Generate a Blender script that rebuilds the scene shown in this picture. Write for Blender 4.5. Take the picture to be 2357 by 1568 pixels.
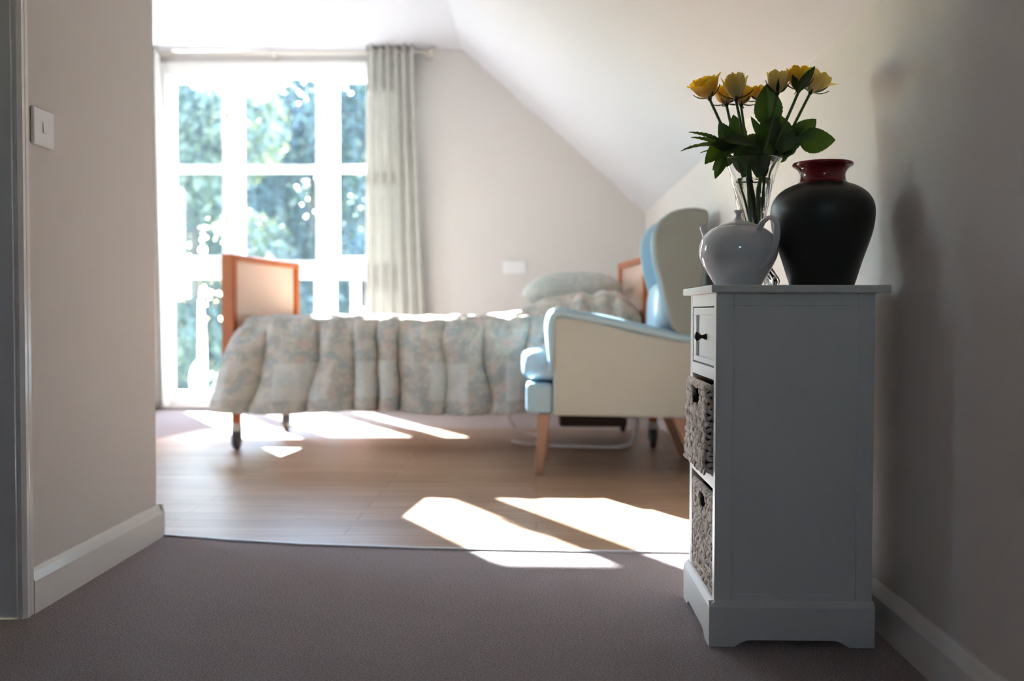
import bpy, bmesh, math, random
from mathutils import Vector, Matrix, noise
for o in list(bpy.data.objects): bpy.data.objects.remove(o)
S = bpy.context.scene
COL = S.collection
PI = math.pi
# ------------------------------------------------------------------ camera
F = 2300.0; YAW = math.radians(1.42); PIT = math.radians(1.64); ROL = math.radians(0.12); H = 0.70
fw = Vector((-math.sin(YAW)*math.cos(PIT), math.cos(YAW)*math.cos(PIT), -math.sin(PIT)))
r0 = Vector((math.cos(YAW), math.sin(YAW), 0)); u0 = r0.cross(fw)
rt = r0*math.cos(ROL) + u0*math.sin(ROL); up = -r0*math.sin(ROL) + u0*math.cos(ROL)
cd = bpy.data.cameras.new('camera'); cam = bpy.data.objects.new('camera', cd); COL.objects.link(cam)
cam.matrix_world = Matrix(((rt.x, up.x, -fw.x, 0), (rt.y, up.y, -fw.y, 0), (rt.z, up.z, -fw.z, H), (0, 0, 0, 1)))
cd.sensor_width = 36; cd.lens = 36*F/2357; cd.clip_start = .02; cd.clip_end = 300
cd.dof.use_dof = True; cd.dof.focus_distance = 2.2; cd.dof.aperture_fstop = 2.3
S.camera = cam
def at(px, py, Y):
    d = fw*F + rt*(px-1178.5) - up*(py-784)
    return Vector((0, 0, H)) + d*(Y/d.y)
# ------------------------------------------------------------------ light
w = bpy.data.worlds.new('sky'); S.world = w; w.use_nodes = True
nt = w.node_tree; bg = nt.nodes['Background']
sky = nt.nodes.new('ShaderNodeTexSky'); sky.sky_type = 'NISHITA'; sky.sun_disc = False
sky.sun_elevation = math.radians(25); sky.sun_rotation = math.radians(-29); sky.air_density = 1.3; sky.dust_density = .3
tint = nt.nodes.new('ShaderNodeMix'); tint.data_type = 'RGBA'; tint.blend_type = 'MULTIPLY'; tint.inputs[0].default_value = 1
tint.inputs[7].default_value = (.84, 1.0, 1.16, 1)
nt.links.new(sky.outputs[0], tint.inputs[6]); nt.links.new(tint.outputs[2], bg.inputs[0]); bg.inputs[1].default_value = .72
sd = Vector((.566, -1, -.530)).normalized()
sl = bpy.data.lights.new('sun', 'SUN'); sun = bpy.data.objects.new('sun', sl); COL.objects.link(sun)
sun.rotation_euler = sd.to_track_quat('-Z', 'Y').to_euler(); sun.location = (-6, 16, 9)
sl.energy = 27; sl.angle = math.radians(.55); sl.color = (.88, .96, 1.0)
vs = S.view_settings; vs.view_transform = 'Standard'; vs.look = 'None'; vs.exposure = 2.28; vs.gamma = 1; vs.use_curve_mapping = False

# ------------------------------------------------------------------ materials
def mat(name, col, rough=.6, spec=.5, metal=0, coat=0, bump=None, var=None, emit=None):
    m = bpy.data.materials.new(name); m.use_nodes = True; N = m.node_tree.nodes; L = m.node_tree.links
    p = N['Principled BSDF']
    p.inputs['Base Color'].default_value = (*col, 1); p.inputs['Roughness'].default_value = rough
    p.inputs['Specular IOR Level'].default_value = spec; p.inputs['Metallic'].default_value = metal
    p.inputs['Coat Weight'].default_value = coat
    tc = N.new('ShaderNodeTexCoord')
    if var:      # (colour2, scale, detail)
        n = N.new('ShaderNodeTexNoise'); n.inputs['Scale'].default_value = var[1]; n.inputs['Detail'].default_value = var[2]
        mx = N.new('ShaderNodeMix'); mx.data_type = 'RGBA'; mx.inputs[6].default_value = (*col, 1); mx.inputs[7].default_value = (*var[0], 1)
        cr = N.new('ShaderNodeMapRange'); cr.inputs[1].default_value = .35; cr.inputs[2].default_value = .65
        L.new(tc.outputs['Object'], n.inputs['Vector']); L.new(n.outputs[0], cr.inputs[0]); L.new(cr.outputs[0], mx.inputs[0]); L.new(mx.outputs[2], p.inputs['Base Color'])
    if bump:     # (scale, strength, distance)
        n = N.new('ShaderNodeTexNoise'); n.inputs['Scale'].default_value = bump[0]; n.inputs['Detail'].default_value = 4
        b = N.new('ShaderNodeBump'); b.inputs['Strength'].default_value = bump[1]; b.inputs['Distance'].default_value = bump[2]
        L.new(tc.outputs['Object'], n.inputs['Vector']); L.new(n.outputs[0], b.inputs['Height']); L.new(b.outputs[0], p.inputs['Normal'])
    return m
M = {}
M['wall'] = mat('cream wall paint', (.66, .625, .605), .75, .3, bump=(260, .12, .002))
M['ceil'] = mat('white ceiling paint', (.66, .66, .69), .85, .2, bump=(180, .08, .002))
M['gloss'] = mat('white gloss paint', (.80, .78, .76), .16, .5, bump=(14, .12, .004))
M['frame'] = mat('white window paint', (.88, .88, .87), .3, .5)
M['carpet'] = mat('mauve brown carpet', (.42, .34, .335), .95, .1, bump=(420, 1, .012), var=((.74, .63, .62), 240, 2))
M['cab'] = mat('off white cabinet paint', (.87, .86, .82), .42, .4, bump=(60, .05, .001))
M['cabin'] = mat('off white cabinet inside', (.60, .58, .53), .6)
M['knob'] = mat('dark bronze metal', (.03, .025, .022), .28, .5, .7)
M['rush'] = mat('water hyacinth weave', (.84, .73, .64), .65, .3, bump=(150, .5, .004), var=((.66, .52, .42), 60, 3))
M['rushin'] = mat('shade dark basket inside', (.10, .07, .05), .9)  # shade behind the stitches and in the handle hole, put into the colour
M['china'] = mat('white glazed china', (.78, .78, .80), .09, .6, coat=.4)
M['black'] = mat('matt black pottery', (.018, .018, .018), .42, .5, bump=(200, .1, .001))
M['red'] = mat('red glazed pottery', (.20, .004, .010), .12, .6, coat=.3)
M['orange'] = mat('orange beech wood', (.44, .105, .02), .4, .4, var=((.50, .13, .03), 9, 3))
M['panel'] = mat('wood panel with reflected light in colour', (.80, .53, .40), .2, .6)  # paler than its frame: the light it reflects is put into the colour
M['beech'] = mat('beech wood leg', (.36, .20, .13), .4, .5)
M['greyf'] = mat('grey woven upholstery', (.28, .30, .28), .9, .2, bump=(600, .3, .002))
M['blue'] = mat('pale blue upholstery vinyl', (.36, .52, .62), .30, .5)
M['beige'] = mat('beige woven upholstery', (.46, .47, .425), .85, .3, bump=(600, .3, .002))
M['metal'] = mat('brushed steel', (.60, .56, .50), .6, .4, .25)
M['rubber'] = mat('dark grey rubber', (.05, .06, .075), .4)
M['grey'] = mat('pale grey castor housing', (.55, .53, .48), .4)
M['plastic'] = mat('white plastic', (.80, .80, .82), .3, .5)
M['bark'] = mat('grey brown bark', (.10, .075, .055), .9)
M['stem'] = mat('green rose stem', (.045, .10, .018), .45, .5)
M['sepal'] = mat('dark green sepal', (.03, .07, .015), .5, .4)

def leafmat(name, c1, c2, trans, scale=60, mixf=.4, rough=.4):
    m = mat(name, c1, rough, .5, var=(c2, scale, 2)); N = m.node_tree.nodes; L = m.node_tree.links
    p = N['Principled BSDF']; out = N['Material Output']
    t = N.new('ShaderNodeBsdfTranslucent'); t.inputs[0].default_value = (*trans, 1)
    mx = N.new('ShaderNodeMixShader'); mx.inputs[0].default_value = mixf
    L.new(p.outputs[0], mx.inputs[1]); L.new(t.outputs[0], mx.inputs[2]); L.new(mx.outputs[0], out.inputs[0])
    return m
M['leaf'] = leafmat('dark green rose leaf', (.014, .034, .008), (.022, .050, .010), (.07, .15, .012), 60, .3, .36)
def petalmat(name, rim, base, trans, mixf):
    m = bpy.data.materials.new(name); m.use_nodes = True; N = m.node_tree.nodes; L = m.node_tree.links; p = N['Principled BSDF']; p.inputs['Roughness'].default_value = .6; p.inputs['Specular IOR Level'].default_value = .25
    uv = N.new('ShaderNodeUVMap'); sx = N.new('ShaderNodeSeparateXYZ'); L.new(uv.outputs[0], sx.inputs[0])
    n = N.new('ShaderNodeTexNoise'); n.inputs['Scale'].default_value = 5; mp = N.new('ShaderNodeMapping'); mp.inputs['Scale'].default_value = (3, .6, 1); L.new(uv.outputs[0], mp.inputs[0]); L.new(mp.outputs[0], n.inputs['Vector'])
    ad = N.new('ShaderNodeMath'); ad.operation = 'MULTIPLY_ADD'; ad.inputs[1].default_value = .35; L.new(n.outputs[0], ad.inputs[0]); L.new(sx.outputs[1], ad.inputs[2])
    cr = N.new('ShaderNodeValToRGB'); e = cr.color_ramp.elements; e[0].position = .25; e[0].color = (*base, 1); e[1].position = 1.0; e[1].color = (*rim, 1)
    L.new(ad.outputs[0], cr.inputs[0]); L.new(cr.outputs[0], p.inputs['Base Color'])
    t = N.new('ShaderNodeBsdfTranslucent'); t.inputs[0].default_value = (*trans, 1); mx = N.new('ShaderNodeMixShader'); mx.inputs[0].default_value = mixf
    L.new(p.outputs[0], mx.inputs[1]); L.new(t.outputs[0], mx.inputs[2]); L.new(mx.outputs[0], N['Material Output'].inputs[0])
    return m
M['petal'] = petalmat('yellow rose petal', (.90, .62, .08), (.80, .62, .36), (.98, .66, .03), .5)
M['petalp'] = petalmat('pale cream yellow petal', (.86, .70, .24), (.74, .62, .38), (.95, .76, .16), .42)
M['foliage'] = leafmat('garden foliage', (.012, .030, .018), (.022, .045, .02), (.05, .10, .02), 1.2, .15, .35)
M['foliage2'] = leafmat('yellowing garden foliage', (.05, .075, .045), (.08, .10, .05), (.20, .22, .08), 1.2, .22, .35)
M['curtain'] = leafmat('grey beige curtain cloth', (.66, .66, .63), (.72, .71, .67), (.75, .74, .70), 12, .10, .85)
# vinyl planks running across the room
def vinyl():
    m = mat('brown wood plank vinyl', (.30, .19, .12), .40, .19); N = m.node_tree.nodes; L = m.node_tree.links; p = N['Principled BSDF']
    tc = N.new('ShaderNodeTexCoord')
    br = N.new('ShaderNodeTexBrick'); br.inputs['Scale'].default_value = 1; br.inputs['Brick Width'].default_value = 1.2; br.inputs['Row Height'].default_value = .11
    br.inputs['Mortar Size'].default_value = .0012; br.inputs['Color1'].default_value = (.44, .285, .185, 1); br.inputs['Color2'].default_value = (.37, .23, .145, 1); br.inputs['Mortar'].default_value = (.14, .075, .04, 1)
    mp = N.new('ShaderNodeMapping'); mp.inputs['Scale'].default_value = (1.3, 26, 1)
    n = N.new('ShaderNodeTexNoise'); n.inputs['Scale'].default_value = 2.2; n.inputs['Detail'].default_value = 6
    mx = N.new('ShaderNodeMix'); mx.data_type = 'RGBA'; mx.blend_type = 'MULTIPLY'; mx.inputs[0].default_value = .8
    cr = N.new('ShaderNodeValToRGB'); cr.color_ramp.elements[0].color = (.62, .58, .55, 1); cr.color_ramp.elements[1].color = (1.15, 1.15, 1.15, 1)
    cr.color_ramp.elements[0].position = .3; cr.color_ramp.elements[1].position = .7
    L.new(tc.outputs['Object'], br.inputs['Vector']); L.new(tc.outputs['Object'], mp.inputs[0]); L.new(mp.outputs[0], n.inputs['Vector'])
    L.new(n.outputs[0], cr.inputs[0]); L.new(br.outputs['Color'], mx.inputs[6]); L.new(cr.outputs[0], mx.inputs[7]); L.new(mx.outputs[2], p.inputs['Base Color'])
    return m
M['vinyl'] = vinyl()
# patchwork floral bed cover, mapped on the sheet's own UVs (metres)
def quilt():
    m = mat('floral patchwork cotton', (.4, .4, .4), .85, .2); N = m.node_tree.nodes; L = m.node_tree.links; p = N['Principled BSDF']
    uv = N.new('ShaderNodeUVMap')
    def nz(scale, det=3, off=0):
        mp = N.new('ShaderNodeMapping'); mp.inputs['Location'].default_value = (off, off*1.7, off*.3)
        n = N.new('ShaderNodeTexNoise'); n.inputs['Scale'].default_value = scale; n.inputs['Detail'].default_value = det
        L.new(uv.outputs[0], mp.inputs[0]); L.new(mp.outputs[0], n.inputs['Vector']); return n.outputs[0]
    def ramp(src, a, b):
        r = N.new('ShaderNodeMapRange'); r.inputs[1].default_value = a; r.inputs[2].default_value = b; L.new(src, r.inputs[0]); return r.outputs[0]
    def mixc(f, a, b):
        x = N.new('ShaderNodeMix'); x.data_type = 'RGBA'
        for s, i in ((a, 6), (b, 7)):
            if isinstance(s, tuple): x.inputs[i].default_value = (*s, 1)
            else: L.new(s, x.inputs[i])
        L.new(f, x.inputs[0]); return x.outputs[2]
    c = mixc(ramp(nz(15), .42, .58), (.44, .42, .37), (.63, .56, .48))
    c = mixc(ramp(nz(16, 4, 5), .54, .64), c, (.62, .47, .40))
    c = mixc(ramp(nz(15, 4, 11), .54, .64), c, (.42, .43, .41))
    c = mixc(ramp(nz(14, 2, 17), .60, .68), c, (.58, .55, .45))
    c = mixc(ramp(nz(60, 3, 23), .60, .68), c, (.74, .72, .68))
    sx = N.new('ShaderNodeSeparateXYZ'); L.new(uv.outputs[0], sx.inputs[0])
    def mth(op, a, b=None, c_=None):
        x = N.new('ShaderNodeMath'); x.operation = op
        for i, s in enumerate((a, b, c_)):
            if s is None: continue
            if isinstance(s, (int, float)): x.inputs[i].default_value = s
            else: L.new(s, x.inputs[i])
        return x.outputs[0]
    cu = mth('FLOOR', mth('DIVIDE', sx.outputs[0], .185)); cv = mth('FLOOR', mth('DIVIDE', mth('SUBTRACT', sx.outputs[1], .065), .182))
    chk = mth('LESS_THAN', mth('ABSOLUTE', mth('SUBTRACT', mth('FLOORED_MODULO', mth('ADD', cu, cv), 2), 1)), .5)
    wn = N.new('ShaderNodeTexWhiteNoise'); wn.noise_dimensions = '2D'; cb = N.new('ShaderNodeCombineXYZ')
    L.new(cu, cb.inputs[0]); L.new(cv, cb.inputs[1]); L.new(cb.outputs[0], wn.inputs['Vector'])
    f = mth('MULTIPLY', mth('LESS_THAN', mth('FLOORED_MODULO', cu, 2), .5), mth('LESS_THAN', mth('ABSOLUTE', mth('SUBTRACT', mth('FLOORED_MODULO', cv, 3), 0)), .5))
    f = mth('MULTIPLY', f, .6)
    c = mixc(f, c, (.72, .70, .65))
    L.new(c, p.inputs['Base Color'])
    n = nz(300, 2); b = N.new('ShaderNodeBump'); b.inputs['Strength'].default_value = .15; b.inputs['Distance'].default_value = .002
    L.new(n, b.inputs['Height']); L.new(b.outputs[0], p.inputs['Normal'])
    return m
M['quilt'] = quilt()
M['pillow'] = mat('pale printed pillow cotton', (.60, .59, .54), .85, .2, var=((.47, .50, .48), 30, 3))
def pane_glass():
    m = bpy.data.materials.new('dusty window glass with blue haze'); m.use_nodes = True; N = m.node_tree.nodes; L = m.node_tree.links
    N.remove(N['Principled BSDF']); out = N['Material Output']
    tr = N.new('ShaderNodeBsdfTransparent'); gl = N.new('ShaderNodeBsdfGlossy'); gl.inputs['Roughness'].default_value = .02
    tl = N.new('ShaderNodeBsdfTranslucent'); tl.inputs[0].default_value = (.5, .74, 1, 1)  # blue film puts the outdoor haze into the glass along with the dust
    fr = N.new('ShaderNodeFresnel'); fr.inputs[0].default_value = 1.45
    tc = N.new('ShaderNodeTexCoord'); mp = N.new('ShaderNodeMapping'); mp.inputs['Scale'].default_value = (14, 14, 1.5)
    n = N.new('ShaderNodeTexNoise'); n.inputs['Scale'].default_value = 1.5; n.inputs['Detail'].default_value = 3
    r = N.new('ShaderNodeMapRange'); r.inputs[1].default_value = .3; r.inputs[2].default_value = .75; r.inputs[3].default_value = .002; r.inputs[4].default_value = .007
    a = N.new('ShaderNodeMixShader'); b = N.new('ShaderNodeMixShader')
    L.new(tc.outputs['Object'], mp.inputs[0]); L.new(mp.outputs[0], n.inputs['Vector']); L.new(n.outputs[0], r.inputs[0])
    L.new(r.outputs[0], a.inputs[0]); L.new(tr.outputs[0], a.inputs[1]); L.new(tl.outputs[0], a.inputs[2])
    L.new(fr.outputs[0], b.inputs[0]); L.new(a.outputs[0], b.inputs[1]); L.new(gl.outputs[0], b.inputs[2]); L.new(b.outputs[0], out.inputs[0])
    return m
M['pane'] = pane_glass()
def clear(name, ior, col=(1, 1, 1), rough=.0):
    m = mat(name, col, rough, .5); p = m.node_tree.nodes['Principled BSDF']
    p.inputs['Transmission Weight'].default_value = 1; p.inputs['IOR'].default_value = ior; return m
M['glass'] = clear('clear moulded glass', 1.45); M['water'] = clear('vase water', 1.33, (.93, .97, .90))

# ------------------------------------------------------------------ mesh helpers
def box(bm, x0, x1, y0, y1, z0, z1):
    v = [bm.verts.new(p) for p in ((x0,y0,z0),(x1,y0,z0),(x1,y1,z0),(x0,y1,z0),(x0,y0,z1),(x1,y0,z1),(x1,y1,z1),(x0,y1,z1))]
    for f in ((3,2,1,0),(4,5,6,7),(0,1,5,4),(1,2,6,5),(2,3,7,6),(3,0,4,7)): bm.faces.new([v[i] for i in f])
def B(*boxes):
    bm = bmesh.new()
    for b in boxes: box(bm, *b)
    return bm
def prism(bm, pts, axis, a, b):
    """polygon pts (2D) extruded along axis from a to b. axis x: pts=(y,z); y: (x,z); z: (x,y)"""
    def mk(p, t): return {'x': (t, p[0], p[1]), 'y': (p[0], t, p[1]), 'z': (p[0], p[1], t)}[axis]
    A = [bm.verts.new(mk(p, a)) for p in pts]; C = [bm.verts.new(mk(p, b)) for p in pts]; n = len(pts)
    bm.faces.new(A); bm.faces.new(C[::-1])
    for i in range(n): bm.faces.new((A[i], C[i], C[(i+1) % n], A[(i+1) % n]))
def P(pts, axis, a, b):
    bm = bmesh.new(); prism(bm, pts, axis, a, b); return bm
def lathe(bm, prof, cx, cy, seg=64, mod=None, closed=False):
    rings = []
    for r, z in prof:
        ring = []
        for i in range(seg):
            th = 2*PI*i/seg; rr = r if mod is None else r*(1+mod(th, z))
            ring.append(bm.verts.new((cx+rr*math.cos(th), cy+rr*math.sin(th), z)))
        rings.append(ring)
    for a, b in zip(rings, rings[1:]+([rings[0]] if closed else [])):
        for i in range(seg): bm.faces.new((a[i], a[(i+1) % seg], b[(i+1) % seg], b[i]))
    if not closed:
        bm.faces.new(rings[0][::-1]); bm.faces.new(rings[-1])
def smooth_path(pts, n):
    out = []; P_ = [Vector(p) for p in pts]; P_ = [P_[0]*2-P_[1]]+P_+[P_[-1]*2-P_[-2]]
    for i in range(1, len(P_)-2):
        a, b, c, d = P_[i-1:i+3]
        for k in range(n):
            t = k/n
            out.append(.5*((2*b)+(c-a)*t+(2*a-5*b+4*c-d)*t*t+(3*b-3*c+d-a)*t**3))
    out.append(P_[-2]); return out
def tube(bm, pts, rad, seg=10, n=6, flat=None):
    pts = smooth_path(pts, n) if n > 1 else [Vector(p) for p in pts]; m = len(pts)
    rf = rad if callable(rad) else (lambda t: rad)
    prev = None; rings = []
    for i, p in enumerate(pts):
        t = (pts[min(i+1, m-1)]-pts[max(i-1, 0)]).normalized()
        if prev is None:
            prev = Vector((0, 0, 1)) if flat is None else Vector(flat)
            if abs(prev.dot(t)) > .95: prev = Vector((1, 0, 0))
        a = (prev-t*prev.dot(t)).normalized(); b = t.cross(a); prev = a
        r = rf(i/(m-1)); ra, rb = (r if isinstance(r, tuple) else (r, r))
        rings.append([bm.verts.new(p+a*ra*math.cos(2*PI*k/seg)+b*rb*math.sin(2*PI*k/seg)) for k in range(seg)])
    for A, C in zip(rings, rings[1:]):
        for k in range(seg): bm.faces.new((A[k], A[(k+1) % seg], C[(k+1) % seg], C[k]))
    bm.faces.new(rings[0][::-1]); bm.faces.new(rings[-1])
def T(pts, rad, **k):
    bm = bmesh.new(); tube(bm, pts, rad, **k); return bm
def obj(name, bm, m, parent=None, smooth=False, bevel=0, seg=2, solid=0, sub=0):
    bmesh.ops.recalc_face_normals(bm, faces=bm.faces)
    loc = Vector((0, 0, 0)); q = parent
    while q is not None: loc += q.location; q = q.parent
    bm.transform(Matrix.Translation(-loc))
    me = bpy.data.meshes.new(name); bm.to_mesh(me); bm.free(); me.materials.append(m)
    o = bpy.data.objects.new(name, me); COL.objects.link(o); o.parent = parent
    if smooth:
        for p in me.polygons: p.use_smooth = True
    if bevel:
        b = o.modifiers.new('bevel', 'BEVEL'); b.width = bevel; b.segments = seg; b.limit_method = 'ANGLE'; b.angle_limit = math.radians(40)
    if solid:
        s = o.modifiers.new('solid', 'SOLIDIFY'); s.thickness = solid; s.offset = 0
    if sub:
        s = o.modifiers.new('sub', 'SUBSURF'); s.levels = sub; s.render_levels = sub
    return o
def tag(o, label=None, cat=None, group=None, kind=None):
    for k, v in (('label', label), ('category', cat), ('group', group), ('kind', kind)):
        if v: o[k] = v
    return o
def thing(name, loc, label, cat, group=None):
    o = bpy.data.objects.new(name, None); o.empty_display_size = .05; COL.objects.link(o); o.location = loc
    return tag(o, label, cat, group)
def struct(name, bm, m, label, parent=None, **k):
    o = obj(name, bm, m, parent, **k)
    if parent is None: tag(o, label, name.split('_')[0], None, 'structure')
    return o

XR = .765; XL = -1.175; YF = 7.1; ZC = 2.55; ZK = 1.405; XD = -.53; XB = -3.6; YN = -3.2
# ------------------------------------------------------------------ room shell
struct('floor', B((XB-.1, XR+.1, YN-.1, YF+.2, -.12, 0)), M['carpet'], 'mauve brown carpeted floor running under the cabinet')
vp = [(-1.157, 3.072), (-.95, 3.015), (-.695, 2.962), (-.339, 2.925), (.1, 2.905), (.745, 2.90), (.745, 5.96), (.195, 5.96), (-.738, 5.92), (-1.86, 5.95), (-1.976, 5.763), (-2.03, 5.57), (-2.07, 5.382), (-2.3, 4.9), (-2.8, 4.4), (-3.58, 4.2), (-3.58, 3.075)]
struct('floor_vinyl', P(vp, 'z', 0, .004), M['vinyl'], 'brown plank vinyl floor area under the bed and armchair')
strip = bmesh.new()
for a, b in zip(vp[:5], vp[1:6]):
    prism(strip, [(a[0], a[1]-.012), (b[0], b[1]-.012), (b[0], b[1]+.004), (a[0], a[1]+.004)], 'z', 0, .0055)
struct('trim_threshold', strip, mat('satin threshold strip', (.58, .58, .60), .5, .4), 'thin strip where the carpet meets the plank floor')
# far wall with the window opening
WX0, WX1, WZ0, WZ1 = -2.72, -.93, .04, 2.47
struct('wall_far', B((XB-.1, WX0, YF, YF+.12, 0, ZC+.1), (WX1, XR+.1, YF, YF+.12, 0, ZC+.1), (WX0, WX1, YF, YF+.12, WZ1, ZC+.1), (WX0, WX1, YF, YF+.12, 0, WZ0)), M['wall'], 'cream far wall around the tall window')
struct('wall_right', B((XR, XR+.12, YN-.1, YF+.12, 0, ZK+.02)), M['wall'], 'cream right wall beside the white cabinet')
struct('wall_left', B((XL-.12, XL, 2.245, 3.05, 0, ZC), (XL-.12, XL, YN, 1.36, 0, ZC), (XL-.12, XL, 1.36, 2.245, 2.06, ZC)), M['wall'], 'cream hall wall on the left with the light switch', bevel=.004)
struct('wall_partition', B((XB, XL-.12, 2.93, 3.05, 0, ZC)), M['wall'], 'bedroom side of the wall that ends at the hall')
LY0, LY1, LZ0, LZ1 = 4.0, 4.8, 1.05, 2.05
struct('window_added_side', B((XB-.1, XB-.03, LY0, LY0+.05, LZ0, LZ1), (XB-.1, XB-.03, LY1-.05, LY1, LZ0, LZ1), (XB-.1, XB-.03, LY0+.05, LY1-.05, LZ0, LZ0+.05), (XB-.1, XB-.03, LY0+.05, LY1-.05, LZ1-.05, LZ1), (XB-.09, XB-.04, 4.38, 4.42, LZ0+.05, LZ1-.05)), M['frame'], 'side window added out of view to the left for its light')  # unseen window, added to brighten the left-facing surfaces such as the cabinet front
struct('wall_bedroom_left', B((XB-.12, XB, 2.9, LY0, 0, ZC), (XB-.12, XB, LY1, YF+.12, 0, ZC), (XB-.12, XB, LY0, LY1, 0, LZ0), (XB-.12, XB, LY0, LY1, LZ1, ZC)), M['wall'], 'left side wall of the bedroom')
wa, wb, wc, wd = -.34, .10, 1.55, 1.98
struct('window_added_hall', B((wa, wa+.03, YN-.1, YN-.02, wc, wd), (wb-.03, wb, YN-.1, YN-.02, wc, wd), (wa+.03, wb-.03, YN-.1, YN-.02, wc, wc+.03), (wa+.03, wb-.03, YN-.1, YN-.02, wd-.03, wd)), M['frame'], 'small window added behind the camera to brighten the hall')  # unseen opening, added to light what faces the camera
struct('wall_back', B((XL-.12, wa, YN-.12, YN, 0, ZC), (wb, XR+.12, YN-.12, YN, 0, ZC), (wa, wb, YN-.12, YN, 0, wc), (wa, wb, YN-.12, YN, wd, ZC)), mat('hall end paint', (.60, .58, .55), .7), 'hall end wall behind the camera')
struct('ceiling', B((XB-.1, XD+.04, YN-.1, YF+.12, ZC, ZC+.1)), M['ceil'], 'flat white ceiling over the window')
sc = bmesh.new()
dx, dz = XR+.12-XD, (ZC-ZK)/(XR-XD)
prism(sc, [(XD, ZC), (XR+.12, ZC-dz*dx), (XR+.12, ZC-dz*dx+.14), (XD, ZC+.14)], 'y', YN-.1, YF+.12)
struct('ceiling_slope', sc, M['ceil'], 'white sloping ceiling coming down to the right wall')
BBP = [(0, 0), (.018, 0), (.018, .075), (.011, .094), (.006, .103), (0, .103)]
def skirt_y(name, x, sgn, y0, y1, label): struct(name, P([(x+sgn*a, b) for a, b in BBP], 'y', y0, y1), M['gloss'], label)
def skirt_x(name, y, sgn, x0, x1, label):
    struct(name, P([(y+sgn*a, b) for a, b in BBP], 'x', x0, x1), M['gloss'], label)
skirt_y('baseboard_left', XL, 1, 2.262, 3.068, 'white gloss skirting along the left hall wall')
skirt_x('baseboard_partition', 3.05, 1, XB, XL+.017, 'white skirting on the bedroom side of the left wall')
skirt_y('baseboard_right', XR, -1, YN, YF, 'white skirting along the right wall')
skirt_x('baseboard_far', YF, -1, WX1+.03, XR-.018, 'white skirting below the far wall')
# door opening in the left wall, its frame and a shut door inside it
struct('trim_door_jamb', B((XL-.13, XL+.001, 2.215, 2.2449, 0, 2.06), (XL-.13, XL+.001, 1.36, 1.39, 0, 2.06), (XL-.13, XL+.001, 1.39, 2.215, 2.03, 2.06)), M['gloss'], 'white door lining in the left wall', bevel=.002)
ar = bmesh.new()
prism(ar, [(XL, 2.222), (XL+.010, 2.222), (XL+.018, 2.230), (XL+.018, 2.240), (XL+.013, 2.243), (XL+.016, 2.250), (XL+.016, 2.262), (XL, 2.2645)], 'z', 0, 2.07)
struct('trim_architrave', ar, M['gloss'], 'glossy white door architrave at the left edge', smooth=False)
d1 = struct('door_1', B((XL-.115, XL-.075, 1.392, 2.213, .008, 2.028)), mat('grey painted door', (.30, .29, .31), .4), 'grey door shut in the left wall')
struct('door_handle', T([(XL-.075, 2.15, 1.0), (XL-.03, 2.15, 1.0), (XL-.025, 2.08, 1.0), (XL-.025, 2.03, 1.0)], .009), M['metal'], '', parent=d1, smooth=True)
# ------------------------------------------------------------------ window
GY = 7.15
win = struct('window_1', B((WX0, WX0+.085, 7.075, 7.17, WZ0, WZ1), (WX1-.06, WX1, 7.075, 7.17, WZ0, WZ1), (WX0+.085, WX1-.06, 7.075, 7.17, 2.375, WZ1), (WX0+.085, WX1-.06, 7.075, 7.17, WZ0, .105),
    (-2.20, -2.113, 7.08, 7.17, .105, 2.375), (-1.560, -1.46, 7.08, 7.17, .105, 2.375), (WX0+.085, -2.20, 7.085, 7.17, .95, 1.05), (-2.113, -1.568, 7.085, 7.17, .95, 1.05), (-1.46, WX1-.06, 7.085, 7.17, .95, 1.05)), M['frame'],
    'tall white framed window of many panes in the far wall', bevel=.006)
def sash(x0, x1, z0, z1, r, bar=None, name='sash'):
    bx = [(x0, x0+r, 7.1, 7.165, z0, z1), (x1-r, x1, 7.1, 7.165, z0, z1), (x0+r, x1-r, 7.1, 7.165, z1-r, z1), (x0+r, x1-r, 7.1, 7.165, z0, z0+r)]
    if bar: bx.append((x0+r, x1-r, 7.12, 7.165, bar-.03, bar+.03))
    s = obj(name, B(*bx), M['frame'], win, bevel=.004)
    obj('pane', B((x0+r*.6, x1-r*.6, GY-.003, GY+.003, z0+r*.6, z1-r*.6)), M['pane'], s)
sash(-2.635, -2.20, 1.05, 2.375, .045, 1.717); sash(-2.113, -1.560, 1.05, 2.375, .014, 1.717); sash(-1.46, -.99, 1.05, 2.375, .045, 1.717)
sash(-2.635, -2.20, .105, .95, .022); sash(-2.113, -1.568, .105, .95, .022); sash(-1.46, -.99, .105, .95, .022)
for x, z in ((-2.205, 2.06), (-2.205, 1.35), (-1.475, 2.06), (-1.475, 1.35)):
    obj('hinge', B((x-.008, x+.008, 7.062, 7.082, z-.045, z+.045)), M['metal'], win, bevel=.003)
h = obj('stay_handle', T([(-2.225, 7.075, 2.10), (-2.225, 7.05, 2.06), (-2.228, 7.05, 1.97)], .010, seg=8), M['plastic'], win, smooth=True)
obj('stay_bar', B((-2.52, -2.32, 7.06, 7.072, 1.038, 1.05)), M['metal'], win)
struct('trim_window_sill', B((WX0-.02, WX1+.02, 7.02, 7.075, .01, .04), ), M['gloss'], 'low white window board', bevel=.006)
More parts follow.
